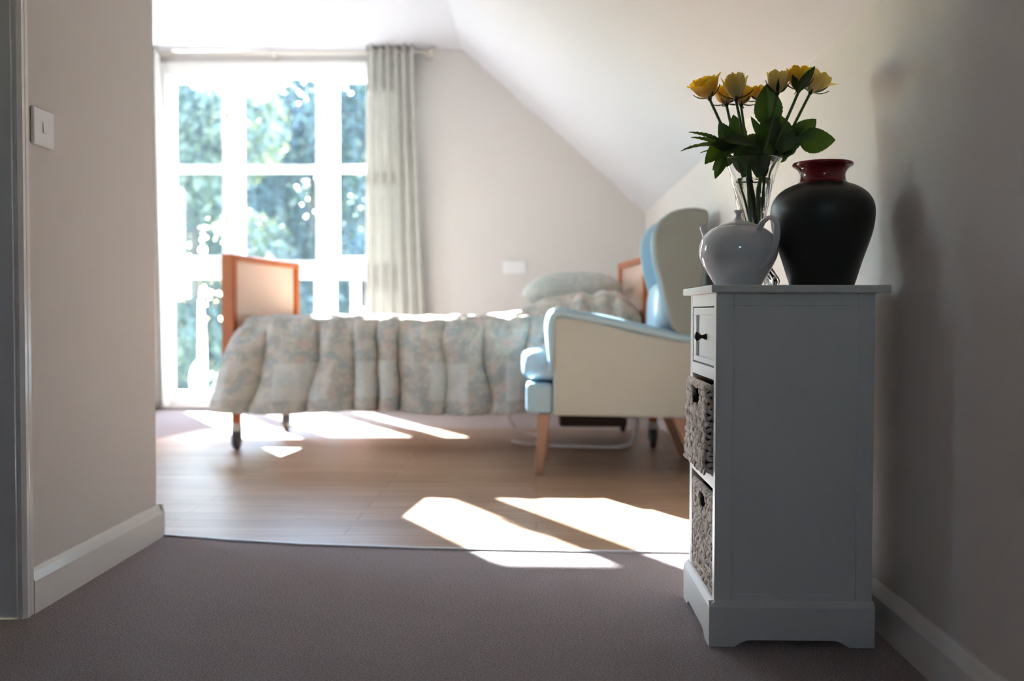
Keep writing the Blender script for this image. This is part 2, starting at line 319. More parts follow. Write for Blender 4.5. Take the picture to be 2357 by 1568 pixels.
# ------------------------------------------------------------------ curtain pole and curtains
RZ = 2.507; RY = 6.985
rod = thing('curtain_pole', (-1.7, RY, RZ), 'brushed metal curtain pole with ball end above the window', 'curtain pole')
obj('pole', T([(-2.85, RY, RZ), (-.75, RY, RZ)], .013, n=1, seg=16), M['metal'], rod, smooth=True)
for x, s in ((-2.87, -1), (-.73, 1)):
    b = bmesh.new(); bmesh.ops.create_uvsphere(b, u_segments=20, v_segments=12, radius=.025, matrix=Matrix.Translation((x, RY, RZ)))
    tube(b, [(x-s*.03, RY, RZ), (x-s*.018, RY, RZ)], .018, n=1, seg=16)
    obj('finial', b, M['metal'], rod, smooth=True)
for x in (-2.765, -1.85, -.765):
    obj('bracket', B((x-.008, x+.008, RY+.01, YF-.004, RZ-.012, RZ+.002), (x-.02, x+.02, YF-.006, YF-.0005, RZ-.035, RZ+.03)), M['metal'], rod)
def curtain(name, xt0, xt1, xb0, xb1, npl, seed, label, zb=.02, kick=0):
    rng = random.Random(seed); bm = bmesh.new(); uvn = 26*npl; nz = 40; zt = 2.555
    ph = [rng.uniform(-.5, .5) for _ in range(npl+2)]; am = [rng.uniform(.8, 1.2) for _ in range(npl+2)]
    g = []
    for j in range(nz+1):
        t = j/nz; z = zt+(zb-zt)*t; row = []
        x0 = xt0+(xb0-xt0)*t**1.2; x1 = xt1+(xb1-xt1)*t**1.2
        for i in range(uvn+1):
            u = i/uvn; k = u*npl; a = am[int(k)]*(.045+.012*t)
            wv = math.sin(2*PI*k+ph[int(k)]*t*.8)
            x = x0+(x1-x0)*u+.012*math.sin(4*PI*k)*1+kick*t**3*(1-u)
            y = RY-.0+a*wv+.010*noise.noise(Vector((u*9, t*3, seed)))*t
            if t < .05: y = RY+(y-RY)*.9
            row.append(bm.verts.new((x, y, z)))
        g.append(row)
    for j in range(nz):
        for i in range(uvn): bm.faces.new((g[j][i], g[j][i+1], g[j+1][i+1], g[j+1][i]))
    c = thing(name, ((xt0+xt1)/2, RY, zb), label, 'curtain', 'curtains at the bedroom window')
    # the pole threads the eyelets, so the cloth is cut into a heading and a drop
    obj('cloth', bm, M['curtain'], c, smooth=True, solid=.004)
    for q in range(npl*2):
        k = (q+.5)/ (npl*2); x = xt0+(xt1-xt0)*k
        bb = bmesh.new(); 
        ring = [(x+.004*math.cos(a), RY+.026*math.cos(a), RZ+.026*math.sin(a)) for a in [2*PI*i/16 for i in range(17)]]
        tube(bb, ring, .004, seg=6, n=1); obj('eyelet', bb, M['metal'], c, smooth=True)
    return c
curtain('curtain', -1.19, -.86, -1.205, -.745, 6, 3, 'grey beige curtain hanging to the right of the window')
curtain('curtain', -2.83, -2.65, -2.83, -2.60, 3, 8, 'grey beige curtain hanging at the left of the window, by the hall wall end')
# ------------------------------------------------------------------ switch and socket
sw = thing('light_switch', (XL, 2.35, 1.088), 'white light switch plate on the left hall wall', 'light switch')
obj('plate', B((XL, XL+.009, 2.300, 2.399, 1.088, 1.176)), M['plastic'], sw, bevel=.004, seg=3)
obj('rocker', P([(XL+.008, 1.120), (XL+.0125, 1.120), (XL+.010, 1.146), (XL+.008, 1.146)], 'y', 2.342, 2.356), M['plastic'], sw)
so = thing('wall_socket', (-.16, YF, .97), 'white double socket plate on the far wall above the bed', 'socket')
obj('plate', B((-.24, -.077, YF-.011, YF, .972, 1.060)), M['plastic'], so, bevel=.004)
for x in (-.215, -.118): obj('rocker', B((x, x+.014, YF-.015, YF-.0105, 1.028, 1.05)), M['plastic'], so)

# ------------------------------------------------------------------ white cabinet
cb = thing('storage_cabinet', (.53, 2.26, 0), 'narrow off white cabinet with one drawer and two basket shelves, at right', 'cabinet')
X0, X1, Y0, Y1 = .374, .703, 2.094, 2.436; ZT = .741; PT = .089
obj('worktop', B((.361, .730, 2.076, 2.482, .741, .757)), M['cab'], cb, bevel=.0025)
body = [(X0, X0+.036, Y0, Y0+.022, PT-.02, ZT), (X1-.034, X1, Y0, Y0+.022, PT-.02, ZT), (X0+.036, X1-.034, Y0+.001, Y0+.022, .714, ZT), (X0+.036, X1-.034, Y0+.001, Y0+.022, PT-.02, .108)]
obj('side_frame', B(*body), M['cab'], cb, bevel=.0012)
obj('side_panel', B((X0+.03, X1-.03, Y0+.004, Y0+.014, .1, .72)), M['cab'], cb)
obj('side_panel', B((X0, X1, Y1-.018, Y1, PT-.02, ZT)), M['cab'], cb)
obj('back_panel', B((X1-.01, X1-.002, Y0+.022, Y1-.018, PT-.02, ZT)), M['cabin'], cb)
obj('face_frame', B((X0+.0005, X0+.02, Y0+.0225, Y0+.028, PT, ZT), (X0+.0005, X0+.02, Y1-.030, Y1-.0185, PT, ZT), (X0+.0005, X0+.02, Y0+.028, Y1-.03, .713, ZT),
    (X0+.0005, X0+.02, Y0+.028, Y1-.03, .556, .582), (X0+.0005, X0+.02, Y0+.028, Y1-.03, PT-.02, .094)), M['cab'], cb, bevel=.0008)
obj('shelf', B((X0+.001, X1-.01, Y0+.0225, Y1-.0185, .325, .351)), M['cab'], cb, bevel=.001)
obj('drawer_divider', B((X0+.02, X1-.01, Y0+.0225, Y1-.0185, .558, .572)), M['cabin'], cb)
obj('bottom_board', B((X0+.02, X1-.01, Y0+.0225, Y1-.0185, .076, .092)), M['cab'], cb)
# plinth: four boards with a bevelled top and a cut-out foot arch
def arch(a, b, z1):
    m = .052*(b-a)/.34; q = []
    f0, f1 = a+m, b-m; hh = .0145
    pts = [(a, 0), (f0, 0)]
    for i in range(9):
        t = i/8; pts.append((f0+.034*t, hh*math.sin(t*PI/2)**1.0))
    for i in range(9):
        t = 1-i/8; pts.append((f1-.034*t, hh*math.sin(t*PI/2)))
    return pts+[(f1, 0), (b, 0), (b, z1), (a, z1)]
def plinth_board(axis, a, b, lo, hi):
    bm = bmesh.new(); prism(bm, arch(a, b, PT-.006), axis, lo, hi); return bm
def side_arch(z1): 
    return [(.3735, 0)]+arch(.362, .706, z1)[1:-1]+[(.3735, z1)]
for ya, yb in ((2.083, 2.0938), (2.4365, 2.447)): obj('plinth', P(side_arch(PT-.006), 'y', ya, yb), M['cab'], cb)
pf = bmesh.new(); prism(pf, arch(2.083, 2.447, PT-.006), 'x', .362, .3735); obj('plinth', pf, M['cab'], cb)
mo = bmesh.new()
for prof, ax, lo, hi in (([(2.083, PT-.006), (2.0945, PT-.006), (2.0945, PT+.006), (2.0905, PT+.004), (2.086, PT-.001)], 'x', .3625, .706), ): prism(mo, prof, ax, lo, hi)
prism(mo, [(.362, PT-.006), (.3745, PT-.006), (.3745, PT+.006), (.3705, PT+.004), (.366, PT-.001)], 'y', 2.084, 2.447)
obj('plinth_moulding', mo, M['cab'], cb)
dr = obj('drawer', B((X0+.002, X0+.016, Y0+.030, Y1-.032, .5855, .598), (X0+.002, X0+.016, Y0+.030, Y1-.032, .694, .7105), (X0+.002, X0+.016, Y0+.030, Y0+.066, .598, .694), (X0+.002, X0+.016, Y1-.068, Y1-.032, .598, .694),
    (X0+.008, X0+.3, Y0+.034, Y1-.036, .59, .706)), M['cab'], cb, bevel=.0015)
kb = bmesh.new(); lathe(kb, [(.0075, 0), (.0065, .003), (.004, .008), (.0045, .012), (.009, .017), (.0115, .021), (.0105, .024), (.006, .0265), (.001, .0275)], 0, 0, 24)
kb.transform(Matrix.Translation((X0+.008, 2.262, .645)) @ Matrix.Rotation(-PI/2, 4, 'Y')); obj('knob', kb, M['knob'], dr, smooth=True)
# ------------------------------------------------------------------ baskets
def stitch(bm, c, d, n, l, wd, th):
    d = d.normalized(); n = n.normalized(); s = n.cross(d)
    m = Matrix(((d.x*l, s.x*wd, n.x*th, c.x), (d.y*l, s.y*wd, n.y*th, c.y), (d.z*l, s.z*wd, n.z*th, c.z), (0, 0, 0, 1)))
    bmesh.ops.create_icosphere(bm, subdivisions=2, radius=1, matrix=m)
def basket(x0, y0, y1, z0, z1, tilt, label, seed):
    rng = random.Random(seed); g = thing('basket', (x0+.15, (y0+y1)/2, z0), label, 'basket', 'woven baskets in the cabinet')
    hw = .046; hy = (y0+y1)/2+.01; hz0, hz1 = z1-.052, z1-.016
    xb = lambda z: x0-(z1-z)*tilt
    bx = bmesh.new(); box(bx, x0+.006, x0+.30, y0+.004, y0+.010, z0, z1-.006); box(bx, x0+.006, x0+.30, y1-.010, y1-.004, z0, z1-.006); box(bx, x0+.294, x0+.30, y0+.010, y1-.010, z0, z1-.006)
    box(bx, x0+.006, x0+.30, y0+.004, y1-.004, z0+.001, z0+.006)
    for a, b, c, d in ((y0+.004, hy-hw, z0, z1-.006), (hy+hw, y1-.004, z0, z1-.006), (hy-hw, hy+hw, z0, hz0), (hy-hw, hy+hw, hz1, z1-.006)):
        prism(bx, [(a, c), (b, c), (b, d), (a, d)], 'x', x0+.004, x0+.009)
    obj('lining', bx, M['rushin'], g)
    bm = bmesh.new(); rows = int(round((z1-z0)/.0125)); cols = int(round((y1-y0)/.0115))
    for r in range(rows):
        z = z0+.006+(z1-z0-.012)*r/(rows-1)
        for c in range(cols+1):
            y = y0+(y1-y0)*(c+.5*(r % 2)*.8)/cols
            if hy-hw < y < hy+hw and hz0 < z < hz1: continue
            sgn = 1 if r % 2 else -1
            d = Vector((rng.uniform(-.15, .15), 1, sgn*rng.uniform(.45, 1.0)))
            stitch(bm, Vector((xb(z)+rng.uniform(-.003, .002), min(y, y1), z+rng.uniform(-.0018, .0018))), d, Vector((-1, rng.uniform(-.3, .3), rng.uniform(-.3, .3))), rng.uniform(.010, .0145), rng.uniform(.0044, .0060), rng.uniform(.003, .0058))
        for side, ys in ((-1, y0), (1, y1)):
            for c in range(10):
                x = x0+.008+c*.012
                stitch(bm, Vector((x-(z1-z)*tilt, ys+.002*side, z+rng.uniform(-.002, .002))), Vector((1, 0, (1 if r % 2 else -1)*rng.uniform(.4, .9))), Vector((0, side, 0)), .0105, .005, .005)
    obj('woven_body', bm, M['rush'], g, smooth=True)
    rm = bmesh.new()                 # plaited rim over the top and round the handle hole
    for ph in (0, PI):
        pts = []
        for i in range(61):
            y = y0-.003+(y1-y0+.006)*i/60; a = i*.5+ph
            pts.append((xb(z1)+.001+.0045*math.cos(a), y, z1-.003+.0045*math.sin(a)))
        tube(rm, pts, .0048, seg=7, n=1)
        for yy, s in ((y0, 1), (y1, -1)):
            tube(rm, [(x0+.004+.27*i/40, yy+.002*s+.004*math.cos(i*.5+ph), z1-.003+.004*math.sin(i*.5+ph)) for i in range(41)], .0045, seg=6, n=1)
    obj('rim', rm, M['rush'], g, smooth=True)
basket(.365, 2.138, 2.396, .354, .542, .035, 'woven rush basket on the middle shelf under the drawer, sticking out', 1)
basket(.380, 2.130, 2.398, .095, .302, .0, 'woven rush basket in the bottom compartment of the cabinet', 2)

# ------------------------------------------------------------------ black vase with the red neck
VY = 2.205; vc = at(1892, 560, VY)
def zpx(py, Y=VY): return at(1892, py, Y).z
k = VY/F
va = thing('black_vase', (vc.x, VY, .757), 'rounded matt black vase with a glossy red neck on the cabinet', 'vase')
pr = [(.001, .757), (64, None), (69, .7575), (71, .762)]
bp = [(.064, .757), (.068, .759), (88*k, zpx(602)), (106*k, zpx(548)), (112.5*k, zpx(520)), (115*k, zpx(493)), (112*k, zpx(470)), (102*k, zpx(451)), (88*k, zpx(438)), (72*k, zpx(429)), (56*k, zpx(423)), (53*k, zpx(421))]
def dense(p, n=6): 
    q = smooth_path([(a, 0, b) for a, b in p], n); return [(v.x, v.z) for v in q]
bv = bmesh.new(); lathe(bv, dense(bp), vc.x, VY, 96); obj('body', bv, M['black'], va, smooth=True)
npf = dense([(57*k, zpx(423)), (52*k, zpx(418)), (49.5*k, zpx(407)), (51*k, zpx(398)), (57*k, zpx(389)), (66*k, zpx(383)), (67.5*k, zpx(379)), (65*k, zpx(375.5)), (60*k, zpx(377)), (50*k, zpx(388)), (44*k, zpx(400)), (44*k, zpx(424))])
bv = bmesh.new(); lathe(bv, npf, vc.x, VY, 96); obj('neck', bv, M['red'], va, smooth=True)
# ------------------------------------------------------------------ teapot
TY = 2.20; tc_ = at(1699, 580, TY); tx = tc_.x; k = TY/F
tz = lambda py: at(1699, py, TY).z
tp = thing('teapot', (tx, TY, .757), 'round white china teapot with looped handle on the cabinet', 'teapot')
bv = bmesh.new(); lathe(bv, dense([(.046, .757), (.049, .7575), (62*k, tz(640)), (76*k, tz(616)), (86*k, tz(594)), (88.5*k, tz(578)), (86*k, tz(560)), (78*k, tz(543)), (66*k, tz(531)), (54*k, tz(524)), (46*k, tz(521.5)), (43*k, tz(521))]), tx, TY, 96)
obj('pot', bv, M['china'], tp, smooth=True)
bv = bmesh.new(); lathe(bv, dense([(44.5*k, tz(522)), (44.5*k, tz(519.5)), (36*k, tz(515)), (24*k, tz(511)), (12*k, tz(507)), (7.5*k, tz(501)), (6.5*k, tz(495)), (8*k, tz(490)), (11*k, tz(486.5)), (10*k, tz(484)), (2*k, tz(483.5))]), tx, TY, 64)
obj('lid', bv, M['china'], tp, smooth=True)
sp = [at(1655, 590, 2.235), at(1640, 568, 2.25), at(1629, 547, 2.262), at(1623, 533, 2.27), at(1621, 522, 2.275)]
obj('spout', T(sp, lambda t: (.021-.0135*min(1, t/.7)+.0045*max(0, t-.7)/.3, .017-.008*t), seg=20, n=8), M['china'], tp, smooth=True)
hp = [(1742, 545, 2.148), (1748, 526, 2.143), (1757, 510, 2.128), (1772, 501, 2.11), (1786, 510, 2.10), (1789, 530, 2.098), (1786, 558, 2.100), (1776, 585, 2.112), (1760, 608, 2.128), (1740, 628, 2.148), (1728, 640, 2.165)]
obj('handle', T([at(*p) for p in hp], lambda t: (.0048, .0088) if t < .8 else (.0048-.020*(t-.8), .0088-.036*(t-.8)), seg=16, n=8, flat=(.6, -.8, 0)), M['china'], tp, smooth=True)
# ------------------------------------------------------------------ glass vase
GVY = 2.345; gx = at(1732, 500, GVY).x; k = GVY/F
gz = lambda py: at(1736, py, GVY).z
gv = thing('glass_vase', (gx, GVY, .757), 'clear fluted glass vase holding the roses behind the teapot', 'vase')
outer = dense([(.056, .757), (.058, .762), (60*k, gz(646)), (50*k, gz(628)), (36*k, gz(604)), (24*k, gz(570)), (24*k, gz(540)), (28*k, gz(510)), (33*k, gz(480)), (41*k, gz(440)), (50*k, gz(405)), (60*k, gz(377)), (66*k, gz(366))], 5)
inner = [(max(r-.0032, .003), max(z, .0) ) for r, z in outer if z > gz(590)][::-1]
prof = outer+[(outer[-1][0]-.0015, outer[-1][1]+.0006)]+inner+[(.002, inner[-1][1]-.004)]
bv = bmesh.new(); ztop = gz(366)
lathe(bv, prof, gx, GVY, 144, mod=lambda th, z: .045*max(0, min(1, (gz(395)-z)/.05))*math.cos(12*(th+(z-.757)*7)))
obj('glass_body', bv, M['glass'], gv, smooth=True)
zw = gz(413)
wi = [(r-.0045, z) for r, z in outer if gz(585) < z < zw]
wi = [(.002, wi[0][1]-.001)]+wi+[(wi[-1][0]+.0008, zw), (.002, zw)]
bv = bmesh.new(); lathe(bv, wi, gx, GVY, 64); obj('water', bv, M['water'], gv, smooth=True)

# ------------------------------------------------------------------ roses
def leaf(bm, base, tip, face, width, fold=.25, curl=.0, serr=.03, roll=0):
    """ovate leaf from base to tip; 'face' is the way its upper side looks"""
    base = Vector(base); tip = Vector(tip); ax = tip-base; L = ax.length; a = ax.normalized(); n = Vector(face).normalized()
    n = (n-a*n.dot(a)).normalized(); s = a.cross(n)
    NU, NV = 22, 6; g = []
    for i in range(NU+1):
        t = i/NU; hw = width*.5*(math.sin(PI*min(1, t**.72))**.8 if 0 < t < 1 else 0)
        hw = max(hw, .0004); hw *= 1+(serr*(1 if i % 2 else -1) if .12 < t < .95 else 0)
        c = base+a*L*t+n*(curl*L*(4*t*(1-t)))
        g.append([bm.verts.new(c+s*hw*(j/NV)+n*(abs(j/NV)*hw*fold+.0011*math.sin(t*52-abs(j)*1.3)*min(1, abs(j)/2)-(.0007 if j == 0 else 0))) for j in range(-NV, NV+1)])
    for A, C in zip(g, g[1:]):
        for j in range(2*NV): bm.faces.new((A[j], A[j+1], C[j+1], C[j]))
def petal(bm, mt, R, Ht, a0, half, flare, r_in, rng, tilt=0):
    NU, NV = 18, 14; g = []; ruf = rng.uniform(0, 90); uvl = bm.loops.layers.uv.verify(); UV = {}; cup = rng.uniform(-.12, .16); lean = rng.uniform(-.10, .10)
    for j in range(NV+1):
        v = j/NV; row = []
        for i in range(NU+1):
            u = -1+2*i/NU
            edge = 1-.20*u*u-.10*abs(u)**4+.07*noise.noise(Vector((u*2.4, ruf, 0)))+.035*noise.noise(Vector((u*8, ruf, 3)))
            vv = v*edge
            r = R*(r_in+(1-r_in)*math.sin(min(1, vv*1.45)*PI/2)**.8)+flare*R*max(0, vv-.5)**1.6*3.4*(1+.35*noise.noise(Vector((u*2, ruf, 8))))
            r += .07*R*noise.noise(Vector((u*2.2, vv*2.5, ruf)))*min(1, v*2)+cup*R*.5*(u*u)*v
            r -= .05*R*(1-abs(u))*max(0, v-.3)
            th = a0+half*u*(.25+.75*min(1, v*2.2))+lean*v
            z = Ht*vv-flare*R*max(0, vv-.72)**1.5*2.2*(.5+.5*u*u)+.03*Ht*noise.noise(Vector((u*3, ruf, 5)))*v
            q = bm.verts.new(mt @ Vector((r*math.cos(th), r*math.sin(th), z))); UV[q] = (u*.5+.5+ruf, v); row.append(q)
        g.append(row)
    for A, C in zip(g, g[1:]):
        for i in range(NU):
            f = bm.faces.new((A[i], A[i+1], C[i+1], C[i]))
            for l in f.loops: l[uvl].uv = UV[l.vert]
def rose(label, base, axis, Ht, R, openness, stem_pts, leaves, seed, pm='petal', sepal_out=.5):
    rng = random.Random(seed); base = Vector(base); ax = Vector(axis).normalized()
    q = Vector((0, 0, 1)).rotation_difference(ax).to_matrix().to_4x4(); mt = Matrix.Translation(base) @ q
    g = thing('rose', tuple(stem_pts[0]), label, 'rose', 'yellow roses in the glass vase')
    bm = bmesh.new()
    for k_ in range(4): petal(bm, mt, R*.30, Ht*.93, k_*1.9, 1.25, .0, .5, rng)
    for k_ in range(4): petal(bm, mt, R*.50, Ht*.98, k_*1.57+.5, 1.0, .06*openness, .45, rng)
    for k_ in range(5): petal(bm, mt, R*.72, Ht*rng.uniform(.95, 1.03), k_*1.257+.2, .85, .2*openness, .35, rng)
    for k_ in range(6): petal(bm, mt, R*rng.uniform(.86, 1.0), Ht*rng.uniform(.82, 1.0), k_*1.05+.9+rng.uniform(-.15, .15), .66, .55*openness*rng.uniform(.5, 1.4), .25, rng)
    obj('flower_head', bm, M[pm], g, smooth=True)
    bm = bmesh.new()
    b2 = bmesh.new(); lathe(b2, [(.002, -.007), (.0042, -.005), (.0058, 0), (.0066, .004), (.005, .007)], 0, 0, 16); b2.transform(mt)
    me_ = bpy.data.meshes.new('tmp'); b2.to_mesh(me_); b2.free(); bm.from_mesh(me_); bpy.data.meshes.remove(me_)
    for k_ in range(5):
        a = k_*1.257+rng.uniform(-.2, .2)+seed; rad = Vector((math.cos(a), math.sin(a), 0)); o_ = sepal_out*rng.uniform(.7, 1.3)
        L = rng.uniform(.032, .046); p0 = mt @ (rad*.0045+Vector((0, 0, .001)))
        d = (rad*(.30+o_)+Vector((0, 0, 1-o_*.9))).normalized(); p1 = mt @ (rad*.0045+d*L)
        leaf(bm, p0, p1, (q @ (rad*-1+Vector((0, 0, .3)))), .0075, .3, -.12, .03)
    obj('calyx', bm, M['sepal'], g, smooth=True)
    obj('stem', T(list(stem_pts)+[base-ax*.004], lambda t: .0038-.0006*t, seg=10, n=6), M['stem'], g, smooth=True)
    for (b, t, face, w_, f_, c_) in leaves:
        bm = bmesh.new(); leaf(bm, b, t, face, w_, f_, c_, .018)
        # stalk of the leaf
        bb, tt = Vector(b), Vector(t); dd = (bb-tt).normalized()
        tube(bm, [bb-dd*.004, bb+dd*.006], .0009, seg=6, n=1)
        obj('leaf', bm, M['leaf'], g, smooth=True)
    return g
def Q(px, py, dy=0): return at(px, py, GVY+dy)
def stem(*p): return [Q(*a) for a in p]
CAM = (0, -1, 0)
def lf(b, t, w_, face=CAM, f_=.22, c_=.05, db=0, dt=0):
    return (Q(b[0], b[1], db), Q(t[0], t[1], dt), face, w_*GVY/F, f_, c_)
rose('open yellow rose with ragged petals, far left of the bunch', Q(1633, 226, -.01), (-.32, -.25, .9), .050, .030, 1.0,
     stem((1735, 560, .01), (1712, 420, .01), (1690, 350, .0), (1662, 290, -.01)),
     [lf((1672, 348), (1567, 348), 26, (-.1, -.45, .9), .2, .10, 0, -.05), lf((1668, 330), (1585, 304), 20, (-.1, -.6, .8), .2, .05), lf((1675, 340), (1590, 316), 18, (0, -.7, .7), .2, .06, .01, .02), lf((1688, 360), (1640, 392), 40, (-.5, -.8, .2), .2, .08, .02, .02), lf((1690, 352), (1612, 352), 34, (-.1, -.3, .9), .2, .08, .03, .05)], 11, 'petal', .5)
rose('pale yellow rose held upright, second from the left', Q(1694, 228, -.02), (-.06, -.1, 1), .058, .0265, .45,
     stem((1732, 562, -.01), (1724, 430, -.01), (1716, 350, -.01), (1706, 290, -.02)),
     [lf((1665, 322), (1750, 340), 36, (.1, -.75, .65), .18, .08, -.03, -.04), lf((1706, 340), (1716, 408), 50, (-.2, -1, .3), .15, .06, .0, .02), lf((1712, 335), (1752, 395), 58, (.1, -1, .25), .15, .05, -.02, -.02)], 12, 'petalp', .8)
rose('small yellow rose low between the two left blooms', Q(1672, 240, .03), (-.15, .1, 1), .042, .024, .5,
     stem((1738, 565, .0), (1712, 420, .01), (1698, 340, .02), (1682, 285, .03)),
     [lf((1700, 340), (1688, 264), 46, (.1, -1, .2), .2, .03, .02, .02), lf((1690, 345), (1655, 280), 40, (-.3, -1, .1), .2, .04, .0, .0), lf((1668, 360), (1646, 412), 26, (-.3, -.9, .1), .25, .05, .0, .0), lf((1700, 350), (1670, 300), 48, (-.2, -1, .1), .2, .04, .03, .03)], 13, 'petal', .9)
rose('yellow rose half hidden behind the pale upright one', Q(1706, 240, .06), (.1, .15, 1), .040, .025, .5,
     stem((1741, 563, .02), (1730, 430, .03), (1722, 350, .04), (1712, 290, .06)),
     [lf((1680, 352, ), (1612, 330), 34, (-.1, -.5, .8), .2, .06, .0, .0), lf((1683, 335), (1622, 378), 52, (-.3, -.8, .4), .2, .10, .01, -.01), lf((1712, 330), (1768, 322), 40, (.0, -.8, .6), .2, .06, .03, .03), lf((1718, 350), (1760, 376), 60, (.1, -1, .1), .2, .04, .02, .0)], 14, 'petal', .9)
rose('small yellow rose peeping out behind a big round leaf', Q(1748, 232, .07), (-.1, .1, 1), .036, .018, .3,
     stem((1742, 560, .02), (1748, 430, .03), (1752, 350, .05), (1754, 290, .06)),
     [lf((1768, 290), (1764, 194), 66, (.05, -1, .1), .15, .03, .0, -.01), lf((1765, 330), (1728, 268), 20, (-.4, -.8, .1), .25, .05, .04, .05), lf((1754, 350), (1752, 300), 52, (.0, -1, .0), .2, .03, .04, .04)], 15, 'petal', .6)
rose('yellow rose standing upright right of the middle gap', Q(1789, 214, -.02), (.06, -.05, 1), .050, .0265, .35,
     stem((1738, 560, -.01), (1744, 430, -.01), (1760, 350, -.02), (1776, 285, -.02)),
     [lf((1752, 352), (1742, 410), 44, (.0, -1, .2), .15, .06, -.04, -.04), lf((1755, 330), (1790, 268), 58, (.1, -1, .1), .2, .05, .0, .0), lf((1762, 372), (1760, 300), 60, (.1, -1, .1), .15, .04, .01, .01), lf((1748, 362), (1754, 418), 34, (.2, -1, .0), .15, .06, -.03, -.03), lf((1768, 350), (1818, 340), 48, (.1, -1, .4), .2, .05, .02, .03)], 16, 'petalp', .45)
rose('yellow rose with a leafy sepal across it, topmost of the bunch', Q(1838, 208, -.02), (-.02, -.1, 1), .055, .026, .6,
     stem((1736, 562, .0), (1752, 430, .0), (1778, 350, -.01), (1812, 272, -.02)),
     [lf((1832, 212), (1876, 152), 22, (.0, -1, -.1), .25, .06, -.045, -.05), lf((1834, 205), (1824, 172), 16, (-.2, -1, 0), .25, .05, -.045, -.05), lf((1800, 352), (1798, 266), 62, (.1, -1, .0), .2, .04, -.01, .0), lf((1790, 345), (1824, 352), 28, (.2, -.7, .6), .2, .06, .02, .02), lf((1786, 362), (1818, 312), 50, (.1, -1, .1), .2, .04, .02, .02), lf((1778, 372), (1800, 330), 52, (.0, -1, .1), .2, .04, .03, .03)], 17, 'petal', .4)
rose('wide yellow rose leaning right, far right of the bunch', Q(1866, 212, .01), (.42, -.15, .9), .050, .030, .8,
     stem((1740, 563, .01), (1762, 430, .01), (1796, 350, .01), (1834, 275, .01)),
     [lf((1840, 330), (1923, 322), 62, (.05, -1, .25), .15, .05, -.01, -.02), lf((1822, 325), (1879, 274), 48, (.1, -1, .0), .2, .04, .0, .0), lf((1800, 345), (1838, 288), 56, (.0, -1, .1), .2, .05, .01, .01), lf((1796, 352), (1834, 318), 44, (.1, -1, .1), .2, .05, .02, .02)], 18, 'petalp', .7)

# ------------------------------------------------------------------ adjustable bed
bed = thing('adjustable_bed', (-.48, 5.4, 0), 'wooden ended bed on castors standing before the window', 'bed')
def board(name, xa, ya, xb, yb, z0, z1, th, arc=0):
    d = Vector((xb-xa, yb-ya, 0)); L = d.length; d.normalize(); n = Vector((-d.y, d.x, 0))
    def slab(u0, u1, w0, w1, zz0, zz1):
        bm = bmesh.new(); box(bm, u0, u1, w0, w1, zz0, zz1)
        bm.transform(Matrix(((d.x, n.x, 0, xa), (d.y, n.y, 0, ya), (0, 0, 1, 0), (0, 0, 0, 1)))); return bm
    f = bmesh.new()
    for a in ((0, .05, -th/2, th/2, z0, z1), (L-.05, L, -th/2, th/2, z0, z1), (.05, L-.05, -th/2, th/2, z1-.035, z1), (.05, L-.05, -th/2, th/2, z0, z0+.06)): box(f, *a)
    f.transform(Matrix(((d.x, n.x, 0, xa), (d.y, n.y, 0, ya), (0, 0, 1, 0), (0, 0, 0, 1))))
    o = obj(name, f, M['orange'], bed, bevel=.008)
    obj('infill_panel', slab(.045, L-.045, -th*.18, th*.18, z0+.05, z1-.03), M['panel'], o)
    return o
board('footboard', -1.553, 4.985, -1.445, 5.93, .30, .988, .068)
board('headboard', .555, 4.99, .50, 5.90, .30, .985, .05)
obj('side_rail', B((-1.52, .54, 5.00, 5.03, .20, .31)), M['orange'], bed, bevel=.006)
obj('side_rail', B((-1.46, .50, 5.86, 5.89, .20, .31)), M['orange'], bed, bevel=.006)
obj('base_frame', B((-1.50, .52, 5.06, 5.10, .30, .35), (-1.45, .48, 5.79, 5.83, .30, .35), *[(x, x+.05, 5.1, 5.79, .32, .35) for x in (-1.4, -1.0, -.6, -.2, .2)]), M['grey'], bed)
obj('mattress', B((-1.47, .50, 5.03, 5.87, .36, .60)), M['pillow'], bed, bevel=.03, seg=4)
def castor(x, y):
    c = obj('castor', B((x-.02, x+.02, y-.02, y+.02, .135, .30)), M['orange'], bed, bevel=.004)
    b = bmesh.new(); lathe(b, dense([(.012, .145), (.022, .135), (.025, .12), (.024, .10), (.017, .086)]), x, y, 24); obj('housing', b, M['grey'], c, smooth=True)
    b = bmesh.new(); lathe(b, dense([(.006, -.016), (.040, -.016), (.049, -.010), (.050, 0), (.049, .010), (.040, .016), (.006, .016)], 4), 0, 0, 32)
    b.transform(Matrix.Translation((x, y, .054)) @ Matrix.Rotation(PI/2, 4, 'Y')); obj('wheel', b, M['rubber'], c, smooth=True)
    obj('fork', B((x-.024, x-.018, y-.014, y+.014, .045, .115), (x+.018, x+.024, y-.014, y+.014, .045, .115), (x-.018, x+.018, y-.014, y+.014, .108, .115)), M['rubber'], c, bevel=.002)
for x, y in ((-1.51, 4.985), (-1.465, 5.80), (.60, 5.15), (.50, 5.80)): castor(x, y)

